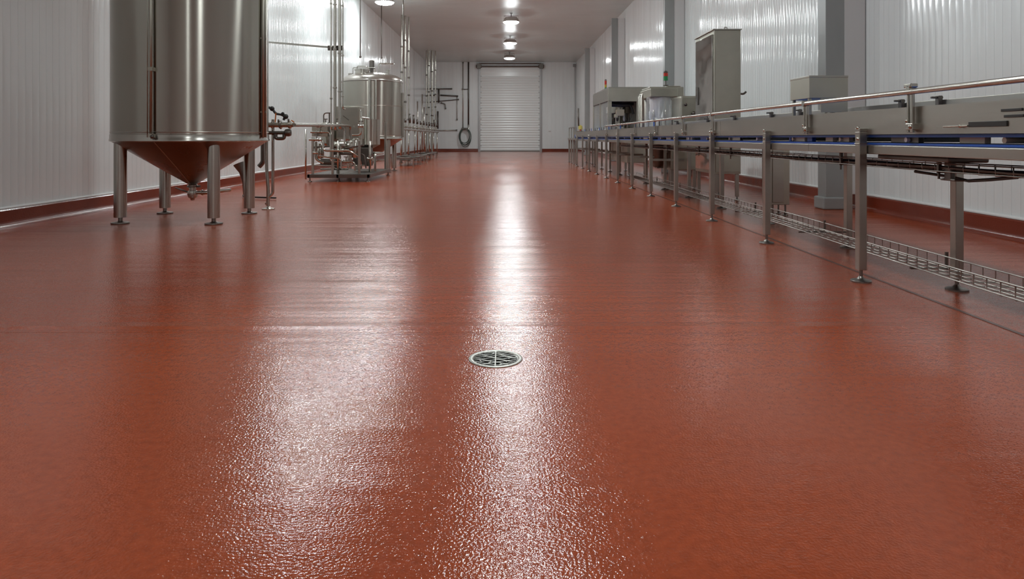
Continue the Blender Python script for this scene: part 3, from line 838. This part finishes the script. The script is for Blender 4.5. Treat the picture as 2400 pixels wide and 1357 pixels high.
for j, (a, b, dz, dx) in enumerate(((.42, .60, 0, 0), (.36, .52, .06, -.04), (.40, .66, -.07, .02), (.33, .56, -.02, .0))):
    lp.tube([(cxh + dx + a * math.cos(2 * PI * i / 32), YB - .12 - .03 * j, czh + dz + b * math.sin(2 * PI * i / 32)) for i in range(32)], .028, 8, closed=True)
build('hose_loops', lp, 'hose', parent=hs)
build('hose_hook', MB().box(cxh - .25, YB - .22, czh + .50, cxh + .2, BACK - .001, czh + .62), 'steel_dark', parent=hs, bevel=.02)
build('hose_nozzle', MB().tube(fillet([(wx(1098), YB, wz(292)), (wx(1099), YB - .1, wz(300)), (wx(1096), YB - .15, wz(308))], .08), .04, 10), 'steel_tube', parent=hs)

# ------------------------------------------------------------------ floor drain
DCX, DCY = -0.0455, 3.083
fd = thing('floor_drain', 'round steel floor drain with wavy grate in the red floor', 'drain', (DCX, DCY, 0))
build('frame_ring', MB().lathe([(.122, -.001), (.121, .003), (.114, .0045), (.103, .0035), (.098, .001), (.097, -.03)], (DCX, DCY, 0), 'Z', 64), 'grate', parent=fd, angle=50)
build('sump', MB().lathe([(.104, -.002), (.104, -.14), (.0005, -.15)], (DCX, DCY, 0), 'Z', 48), 'pit', parent=fd)
def chord(v):
    return math.sqrt(max(0, .0975 ** 2 - v * v))
for i, v in enumerate((-.080, -.060, -.040, -.020, 0.001, .020, .040, .060, .080)):
    c = chord(v)
    n = 22
    pts = [(DCX - c + 2 * c * k / n, DCY + v + .007 * math.sin(2.3 * PI * k / n * c / .05 + i * 2.1) * min(1, k / 3, (n - k) / 3), -.002) for k in range(n + 1)]
    gb = MB()
    for a, b in zip(pts[:-1], pts[1:]):
        gb.bar(a, b, .0046, .008)
    build('grate_bar', gb, 'grate', parent=fd)
build('grate_spine', MB().box(DCX - .003, DCY - .097, -.008, DCX + .003, DCY + .097, .003), 'grate', parent=fd, bevel=.001)
for (u, v, s_) in ((-.055, .03, 1), (-.06, -.03, -1), (-.03, -.05, 1), (.035, .05, -1), (.06, .01, 1), (.05, -.03, -1), (-.02, .07, 1), (.02, -.07, 1)):
    build('grate_link', MB().bar((DCX + u, DCY + v - .012, -.002), (DCX + u + .012 * s_, DCY + v + .012, -.002), .0042, .007), 'grate', parent=fd)

# ------------------------------------------------------------------ conveyor
FXC = 2.47
cv = thing('conveyor', 'long stainless steel conveyor with blue belt along the right wall', 'conveyor', (2.8, 13, 0))
YN, YF = -1.5, 24.4
secs = [-1.5, 0.9, 3.25, 5.62, 7.9, 10.2, 12.6, 15.0, 17.4, 19.8, 22.1, 24.4]
for a, b in zip(secs[:-1], secs[1:]):
    build('side_plate', MB().prism([(2.487, 1.02), (2.50, 1.02), (2.50, 1.178), (2.53, 1.178), (2.53, 1.187), (2.487, 1.187)], a + .003, b - .003, 'Y'), 'steel_plate', parent=cv)
    build('lower_beam', MB().box(2.493, a + .003, .886, 2.535, b - .003, .947), 'steel_plate', parent=cv, bevel=.005)
    build('rear_plate', MB().box(3.05, a + .003, 1.0, 3.063, b - .003, 1.19), 'steel_plate', parent=cv)
    build('rear_beam', MB().box(3.02, a + .003, .886, 3.062, b - .003, .947), 'steel_plate', parent=cv, bevel=.005)
build('carry_belt', MB().box(2.52, YN, 1.150, 3.04, YF - .1, 1.165), 'blue', parent=cv)
build('return_belt', MB().box(2.505, YN, .950, 3.04, YF - .1, .963), 'blue', parent=cv)
build('wear_strip', MB().box(2.505, YN, 1.000, 2.545, YF - .1, 1.018), 'blue', parent=cv)
build('wear_strip', MB().box(3.0, YN, 1.000, 3.045, YF - .1, 1.018), 'blue', parent=cv)
build('belt_bed', MB().box(2.56, YN, 1.06, 3.0, YF - .2, 1.09), 'steel_dark', parent=cv)
build('guide_rail', MB().tube([(2.445, YN, 1.276), (2.445, 16.8, 1.276)], .0175, 14), 'steel_tube', parent=cv)
build('rear_guide_rail', MB().box(3.03, YN, 1.225, 3.045, 12.7, 1.262), 'steel_plate', parent=cv, bevel=.003)
y = 2.6
k = 0
while y < 24:
    k += 1
    build('idler_roller', MB().cyl((2.52, y, .985), (3.03, y, .985), .016, 12), 'cream' if k % 3 else 'white_plastic', parent=cv)
    y += .85
for (ya, yb, m) in ((5.66, 5.75, 'blue'), (5.80, 6.02, 'cream'), (6.08, 6.12, 'blue'), (5.3, 5.42, 'cream'), (5.05, 5.2, 'cream'), (3.62, 3.82, 'cream'), (4.2, 4.5, 'steel_dark'), (7.4, 7.7, 'steel_plate'), (8.6, 8.9, 'blue'), (9.3, 9.6, 'cream'), (10.5, 10.8, 'cream'), (11.2, 11.4, 'blue'), (12.2, 12.6, 'cream'), (13.6, 13.8, 'blue')):
    build('belt_guide', MB().box(2.54, ya, .966, 2.575, yb, 1.004), m, parent=cv, bevel=.003)
# guide rail brackets
for i, yy in enumerate((4.13, 5.58, 8.1, 9.45, 11.2, 13.0, 15.0, 16.6)):
    pb = MB().box(2.452, yy - .012, 1.03, 2.470, yy + .012, 1.285)
    pb.box(2.452, yy + .028, 1.03, 2.470, yy + .044, 1.26)
    pb.box(2.448, yy - .02, 1.045, 2.488, yy + .05, 1.085)
    b_ = build('rail_bracket', pb, 'steel_tube', parent=cv, bevel=.003)
    kn = MB().ball((2.45, yy, 1.065), .014, 10).ball((2.45, yy + .04, 1.10), .010, 10)
    build('bracket_knob', kn, 'steel_tube', parent=b_)
    if i == 0:
        build('bracket_head', MB().box(2.43, yy - .035, 1.30, 2.475, yy + .04, 1.325).cyl((2.43, yy, 1.29), (2.475, yy, 1.29), .026, 12), 'steel_tube', parent=b_, bevel=.006)
    else:
        build('bracket_head', MB().cyl((2.428, yy, 1.276), (2.472, yy, 1.276), .025, 12), 'steel_tube', parent=b_)
for yy in (3.3, 3.75, 4.75, 5.2, 6.3, 7.0, 7.75, 9.0, 10.2, 12):
    build('rail_clip', MB().box(3.0, yy - .02, 1.19, 3.03, yy + .02, 1.29).box(2.96, yy - .01, 1.27, 3.04, yy + .01, 1.285), 'steel_dark', parent=cv, bevel=.004)
for i, yy in enumerate([4.4 + .42 * j for j in range(44)]):
    if yy > 10:
        build('side_guide_post', MB().box(2.50, yy - .012, 1.187, 2.515, yy + .012, 1.262), 'blue' if i % 4 == 1 else ('steel_dark' if i % 3 else 'steel_plate'), parent=cv)
# legs
fy = [4.73 + 1.71 * i for i in range(12)]
def conv_leg(x, y, top, wide=True):
    lg = build('leg', MB().box(x - .026, y - .030, .083, x + .026, y + .030, top), 'steel_plate', parent=cv, bevel=.004)
    build('foot', foot_pad(MB(), x, y, .085, .068, .012), 'steel_foot', parent=lg)
    return lg
for i, y in enumerate(fy):
    lg = conv_leg(2.462, y, 1.040)
    build('leg_cap', MB().box(2.432, y - .036, .955, 2.489, y + .036, .96).box(2.436, y - .034, 1.04, 2.488, y + .034, 1.062), 'steel_plate', parent=lg, bevel=.003)
    build('leg_bolt', MB().ball((2.436, y - .01, .99), .012, 8).ball((2.44, y, 1.066), .012, 8), 'steel_tube', parent=lg)
    rx = 2.955 if i == 0 else (3.10 if i == 1 else 3.04)
    conv_leg(rx, y - .26, .886)
    build('cross_brace', MB().box(2.485, y - .02, .60, rx - .02, y + .0, .64) if i > 3 else MB().box(2.495, y - .02, .90, 3.02, y + .02, .935), 'steel_plate', parent=cv, bevel=.003)
for y in (3.02, 1.31, -0.4):
    conv_leg(2.462, y, 1.040)
    conv_leg(3.04, y - .26, .886)
    build('cross_brace', MB().box(2.495, y - .02, .90, 3.02, y + .02, .935), 'steel_plate', parent=cv, bevel=.003)
# far end: transfer section
build('end_plate', MB().box(2.49, YF, .93, 3.06, YF + .02, 1.20), 'steel_plate', parent=cv, bevel=.004)
# black marks and a rod standing in for reflections on the near side plate
sl = build('reflection_mark', MB().box(2.480, 3.38, 1.055, 2.4875, 3.66, 1.083), 'black', parent=cv, bevel=.002)
build('reflection_rod', MB().cyl((2.477, 3.66, 1.062), (2.477, 3.86, 1.060), .004, 8).ball((2.477, 3.72, 1.061), .010, 8), 'steel_tube', parent=sl)
build('reflection_mark', MB().box(2.480, 3.28, 1.128, 2.4875, 3.42, 1.142).box(2.480, 3.27, 1.098, 2.4875, 3.40, 1.112), 'black', parent=cv, bevel=.002)
build('drive_mount', MB().box(2.56, 3.95, .852, 2.80, 4.7, .885), 'steel_dark', parent=cv, bevel=.01)
build('drive_mount', MB().box(2.62, 4.02, .745, 2.65, 4.08, .855).box(2.62, 3.98, .742, 2.68, 4.12, .756), 'steel_dark', parent=cv, bevel=.006)

# wire cable trays
def wire_tray(t, x0, x1, z, h, ya, yb, wave, step, r, name='wire'):
    cols = [x0, x0, x0 + (x1 - x0) * .33, x0 + (x1 - x0) * .66, x1, x1]
    hts = [h, h * .05, 0, 0, h * .05, h]
    def off(y):
        return wave * math.sin(y * 1.3) + wave * .5 * math.sin(y * 3.1 + 1)
    n = int((yb - ya) / .35)
    for xx, dz in zip(cols, hts):
        w = MB().tube([(xx + off(ya + (yb - ya) * i / n), ya + (yb - ya) * i / n, z + dz + off(2 + (yb - ya) * i / n) * .3) for i in range(n + 1)], r, 5)
        build('tray_wire', w, 'steel_wire', parent=t)
    cr = MB()
    y = ya
    while y < yb:
        o = off(y)
        cr.tube([(x0 + o, y, z + h), (x0 + o, y, z), (x1 + o, y, z), (x1 + o, y, z + h)], r * .9, 4)
        y += step
    stuff(build('cross_wires', cr, 'steel_wire', parent=t))
tr1 = thing('cable_tray', 'low wire cable tray running just above the floor under the conveyor', 'tray', (2.8, 6, .15))
wire_tray(tr1, 2.66, 2.86, .155, .075, -1.2, 15, .018, .11, .0042)
for i in (0, 1, 2, 3, 4, 5):
    build('tray_hanger', MB().box(2.65, fy[i] - .268, .138, (2.955, 3.10, 3.04)[min(i, 2)] - .02, fy[i] - .252, .150).box(2.88, fy[i] - .268, .135, 2.895, fy[i] - .252, .25), 'steel_dark', parent=tr1)
tr2 = thing('cable_tray', 'upper wire cable tray with bundled cables close under the conveyor beams', 'tray', (2.8, 7, .8))
wire_tray(tr2, 2.60, 2.78, .795, .05, -1.2, 16, .008, .13, .004)
for j in range(5):
    ph = random.random() * 6
    build('cable', MB().tube([(2.63 + j * .03 + .01 * math.sin(i * .7 + ph), 1.7 + i * .5, .815 + .006 * math.sin(i * 1.1 + ph * 2)) for i in range(29)], .009, 6), 'black' if j % 2 else 'steel_dark', parent=tr2)
for yy in (3.2, 4.1, 5.3, 6.9, 7.9, 9.2, 11):
    build('tray_hanger', MB().box(2.60, yy, .79, 2.62, yy + .02, .90).box(2.60, yy, .785, 2.80, yy + .02, .793).box(2.60, yy, .75, 2.61, yy + .01, .79), 'steel_dark', parent=tr2)
build('loose_cable', MB().tube([(2.70, 3.6, .79), (2.70, 3.8, .765), (2.71, 4.0, .745), (2.71, 4.15, .76), (2.7, 4.5, .775)], .01, 6), 'black', parent=tr2)

# box over the conveyor
bx = thing('steel_box', 'brushed steel box raised above the conveyor in front of the nearest column', 'box', (2.76, 6.0, 1.2))
build('box_body', MB().box(2.598, 5.84, 1.335, 2.93, 6.23, 1.528), 'steel_box', parent=bx, bevel=.004)
build('box_lid', MB().box(2.5965, 5.8385, 1.512, 2.9315, 6.2315, 1.530), 'steel_plate', parent=bx, bevel=.003)
for (x, y) in ((2.615, 5.87), (2.615, 6.19), (2.90, 5.87), (2.90, 6.19)):
    build('box_leg', MB().box(x - .012, y - .012, 1.168, x + .012, y + .012, 1.335), 'steel_box', parent=bx)
build('front_chute', MB().box(2.70, 5.842, 1.215, 2.928, 5.86, 1.335), 'steel_box', parent=bx)
ped = thing('steel_pedestal', 'squat grey steel cabinet standing on the floor behind the conveyor, below the raised box', 'cabinet', (3.49, 8.7, 0))
build('cabinet_body', MB().box(3.38, 8.70, .14, 3.62, 9.0, .93), 'steel_box', parent=ped, bevel=.006)
build('cabinet_door', MB().box(3.40, 8.685, .17, 3.54, 8.70, .90), 'steel_plate', parent=ped, bevel=.004)
for x in (3.42, 3.58):
    for y in (8.74, 8.96):
        build('foot', foot_pad(MB(), x, y, .15, .035, .012), 'steel_foot', parent=ped)

# tall cabinet
tc = thing('control_cabinet', 'tall stainless control cabinet with mirror-like side door behind the conveyor', 'cabinet', (3.5, 11.3, 0))
build('cabinet_body', MB().box(3.30, 10.80, .42, 3.72, 11.86, 2.70), 'steel_box', parent=tc, bevel=.005)
dd = build('cabinet_door', MB().box(3.283, 10.86, .47, 3.30, 11.80, 2.64), 'steel_mirror', parent=tc, bevel=.004)
build('door_handle', MB().box(3.272, 11.62, 1.55, 3.283, 11.66, 1.85), 'steel_dark', parent=dd)
build('door_screen', MB().box(3.274, 11.10, 1.22, 3.284, 11.50, 1.38), 'steel_dark', parent=dd, bevel=.004)
build('front_panel', MB().box(3.32, 10.788, .45, 3.715, 10.80, 2.675), 'steel_box', parent=tc, bevel=.003)
build('roof_lip', MB().box(3.275, 10.78, 2.70, 3.73, 11.88, 2.715), 'steel_plate', parent=tc)
build('lifting_eye', MB().tube([(3.50 + .025 * math.cos(PI * i / 8), 10.85, 2.715 + .035 * math.sin(PI * i / 8)) for i in range(9)], .008, 6), 'steel_tube', parent=tc)
build('cable_outlet', MB().tube(fillet([(3.725, 10.9, 1.8), (3.73, 10.9, 1.70), (3.80, 10.9, 1.69), (3.84, 10.9, 1.73)], .03), .016, 8), 'steel_dark', parent=tc)
for x in (3.34, 3.68):
    for y in (10.86, 11.80):
        lg = build('leg', MB().box(x - .025, y - .025, .06, x + .025, y + .025, .42), 'steel_plate', parent=tc)
        build('foot', foot_pad(MB(), x, y, .065, .045, .012), 'steel_foot', parent=lg)

# signal lights
def signal(x, y, z0, zb, r, label, segs):
    t = thing('signal_light', label, 'light', (x, y, z0), 'signal lights on the machines')
    build('pole', MB().cyl((x, y, z0), (x, y, zb), r * .25, 8).cyl((x, y, z0), (x, y, z0 + .02), r * 1.2, 12), 'steel_dark', parent=t)
    z = zb
    for nm, m, h in segs:
        build(nm, MB().lathe([(.0005, 0), (r, 0), (r, h - .006), (.0005, h - .004)], (x, y, z), 'Z', 20), m, parent=t)
        z += h
    build('cap', MB().lathe([(r, 0), (r, .02), (r * .6, .035), (.0005, .04)], (x, y, z), 'Z', 20), 'steel_dark', parent=t)
signal(3.285, 14.0, 2.055, 2.165, .045, 'larger red over green signal light on the capping machine', (('green_lens', 'green_lens', .09), ('red_lens', 'red_lens', .07)))
signal(2.96, 20.2, 2.281, 2.36, .032, 'small thin red, amber and green signal light on the filling machine', (('green_lens', 'green_lens', .12), ('amber_lens', 'amber_lens', .08), ('red_lens', 'red_lens', .12)))

# filling machine (enclosure with an open front)
fm = thing('filling_machine', 'boxy stainless filling machine with a dark open window behind the conveyor', 'machine', (3.2, 18.7, 0))
FX0, FX1, FY0, FY1 = 2.60, 3.62, 17.3, 20.3
build('front_header', MB().box(FX0, FY0, 1.91, FX1, FY0 + .05, 2.25), 'steel_box', parent=fm, bevel=.006)
build('side_header', MB().box(FX0, FY0 + .05, 1.93, FX0 + .05, FY1, 2.25), 'steel_plate', parent=fm, bevel=.006)
build('roof_panel', MB().box(FX0 + .01, FY0 + .03, 2.25, FX1, FY1, 2.28), 'steel_plate', parent=fm)
build('rear_panel', MB().box(FX0, FY1, 1.25, FX1, FY1 + .03, 2.25), 'steel_box', parent=fm)
build('right_panel', MB().box(FX1 - .02, FY0 + .06, .90, FX1, FY1, 2.24), 'steel_box', parent=fm)
for (x, y) in ((FX0, FY0), (FX1 - .30, FY0), (FX0, FY1 - .09), (FX0, 18.8)):
    build('corner_post', MB().box(x, y, 1.188, x + (.09 if x < 3 else .30), y + .09, 1.93), 'steel_box', parent=fm, bevel=.006)
for (ya, yb) in ((FY0 + .1, 18.79), (18.9, FY1 - .1)):
    build('side_pane', MB().box(FX0 + .02, ya, 1.21, FX0 + .03, yb, 1.92), 'glass', parent=fm)
build('base_cabinet', MB().box(3.10, FY0 + .1, .35, FX1 - .03, FY1, 1.20), 'steel_box', parent=fm, bevel=.01)
build('carousel', MB().lathe([(.0005, 1.22), (.36, 1.22), (.36, 1.28), (.10, 1.30), (.10, 1.62), (.34, 1.64), (.34, 1.80), (.20, 1.86), (.0005, 1.86)], (3.02, 18.2, 0), 'Z', 36), 'steel_tube', parent=fm)
for i in range(10):
    a = 2 * PI * i / 10
    x, y = 3.02 + .30 * math.cos(a), 18.2 + .30 * math.sin(a)
    build('filling_nozzle', MB().lathe([(.012, 1.42), (.03, 1.46), (.035, 1.5), (.02, 1.54), (.02, 1.64)], (x, y, 0), 'Z', 10), 'steel_dark' if i % 2 else 'white_plastic', parent=fm)
build('feed_hopper', MB().box(2.85, 17.5, 1.55, 3.05, 17.7, 1.72).box(2.80, 17.5, 1.50, 2.88, 17.62, 1.60), 'cream', parent=fm, bevel=.02)
build('cable_bundle', MB().tube(fillet([(2.75, 17.5, 1.86), (3.0, 17.45, 1.80), (3.2, 17.5, 1.84), (3.28, 17.5, 1.6)], .08), .03, 8).tube([(2.72, 17.6, 1.88), (3.3, 17.6, 1.86)], .035, 8), 'black', parent=fm)
for (x, y) in ((FX1 - .06, FY0 + .16), (3.16, FY0 + .16), (FX1 - .06, FY1 - .06)):
    lg = build('leg', MB().box(x - .03, y - .03, .06, x + .03, y + .03, 1.20 if x < 3 else .36), 'steel_plate', parent=fm)
    build('foot', foot_pad(MB(), x, y, .065, .055, .014), 'steel_foot', parent=lg)

# capping machine with rounded guard
cm = thing('capping_machine', 'rounded stainless capping machine with clear curved guard and hood', 'machine', (3.2, 14.2, 0))
build('hood', MB().box(2.90, 13.66, 1.81, 3.45, 14.7, 1.98).box(2.93, 13.9, 1.80, 3.63, 14.7, 2.03).box(3.30, 13.95, 2.03, 3.58, 14.6, 2.055), 'steel_box', parent=cm, bevel=.02)
build('rounded_column', MB().lathe([(.0005, 1.20), (.17, 1.20), (.17, 1.84), (.14, 1.92), (.0005, 1.94)], (2.98, 14.5, 0), 'Z', 28), 'steel_tank', parent=cm)
build('guard_panel', MB().lathe([(.28, 1.22), (.28, 1.82)], (3.16, 13.95, 0), 'Z', 24, (PI * 0.95, PI * 2.05)), 'guard', parent=cm)
build('cap_bowl', MB().lathe([(.0005, 1.40), (.07, 1.40), (.13, 1.58), (.15, 1.70), (.15, 1.78), (.14, 1.78), (.12, 1.70), (.0005, 1.6)], (3.08, 13.9, 0), 'Z', 24), 'white_plastic', parent=cm)
build('cap_chute', MB().box(3.0, 13.74, 1.72, 3.16, 13.80, 1.80).box(3.0, 13.74, 1.80, 3.05, 13.8, 1.84).box(3.11, 13.74, 1.80, 3.16, 13.8, 1.84), 'white_plastic', parent=cm, bevel=.006)
build('star_wheel', MB().lathe([(.0005, 1.20), (.25, 1.20), (.25, 1.24), (.06, 1.25), (.06, 1.40), (.0005, 1.40)], (3.16, 13.95, 0), 'Z', 24), 'steel_tube', parent=cm)
for i in range(6):
    a = PI + PI * i / 5
    x, y = 3.16 + .2 * math.cos(a), 13.95 + .2 * math.sin(a)
    build('capping_head', MB().lathe([(.015, 1.36), (.03, 1.40), (.03, 1.52), (.016, 1.54), (.016, 1.80)], (x, y, 0), 'Z', 10), 'steel_tube' if i % 2 else 'white_plastic', parent=cm)
rb_ = build('side_housing', MB().box(3.30, 12.9, 1.20, 3.66, 13.6, 1.785), 'steel_box', parent=cm, bevel=.035)
build('housing_knob', MB().ball((3.40, 12.88, 1.62), .03, 10).ball((3.55, 12.88, 1.45), .045, 10), 'steel_dark', parent=rb_)
build('base_cabinet', MB().box(3.12, 12.9, .38, 3.62, 14.9, 1.20), 'steel_box', parent=cm, bevel=.012)
build('gear_housing', MB().lathe([(.0005, .40), (.1, .42), (.18, .55), (.18, .84), (.0005, .86)], (3.0, 13.4, 0), 'Z', 20), 'steel_dark', parent=cm)
build('gear_bracket', MB().box(2.95, 13.3, .40, 3.14, 13.5, .46), 'steel_dark', parent=cm)
for (x, y) in ((3.16, 12.95), (3.58, 12.95), (3.16, 14.85), (3.58, 14.85)):
    lg = build('leg', MB().box(x - .03, y - .03, .06, x + .03, y + .03, .40), 'steel_plate', parent=cm)
    build('foot', foot_pad(MB(), x, y, .065, .05, .014), 'steel_foot', parent=lg)

# end-of-line table past the filling machine
et = thing('outfeed_table', 'small steel outfeed frame with clutter at the far end of the conveyor', 'table', (3.1, 25.6, 0))
EX0, EX1, EY0, EY1 = 2.5, 3.3, 24.6, 27.4
build('table_top', MB().box(EX0, EY0, .90, EX1, EY1, .98), 'steel_plate', parent=et, bevel=.01)
for y in (EY0 + .05, 25.5, 26.4, EY1 - .05):
    for x in (EX0 + .05, EX1 - .05):
        lg = build('leg', MB().box(x - .03, y - .03, .05, x + .03, y + .03, .90), 'steel_plate', parent=et)
        build('foot', foot_pad(MB(), x, y, .055, .06, .014), 'steel_foot', parent=lg)
    build('guard_post', MB().box(EX0 + .03, y - .02, .98, EX0 + .07, y + .02, 1.38), 'steel_plate', parent=et)
build('top_rail', MB().box(EX0 + .03, EY0 + .05, 1.36, EX0 + .07, EY1 - .05, 1.39), 'steel_plate', parent=et)
for (x, y, z, s_, nm, m, lab) in ((2.75, 25.0, .98, .20, 'motor_cover', 'steel_tube', 0), (2.9, 26.3, .98, .16, 'sensor_block', 'white_plastic', 0), (2.72, 25.7, .98, .12, 'drive_block', 'blue', 0)):
    build(nm, MB().lathe([(.0005, 0), (s_, 0), (s_, s_ * .9), (s_ * .6, s_ * 1.3), (.0005, s_ * 1.35)], (x, y, z), 'Z', 16), m, parent=et)
gb = thing('spray_gun', 'red and yellow item with dark lance standing at the far end of the conveyor', 'tool', (2.95, 26.9, .98))
build('gun_body', MB().lathe([(.0005, .98), (.07, .98), (.06, 1.25), (.02, 1.3)], (2.95, 26.9, 0), 'Z', 12), 'red_lens', parent=gb)
build('gun_head', MB().lathe([(.02, 1.3), (.08, 1.32), (.08, 1.44), (.0005, 1.5)], (2.95, 26.9, 0), 'Z', 12), 'yellow', parent=gb)
build('lance', MB().cyl((2.88, 26.9, 1.45), (2.86, 26.9, 2.15), .03, 8), 'steel_dark', parent=gb)
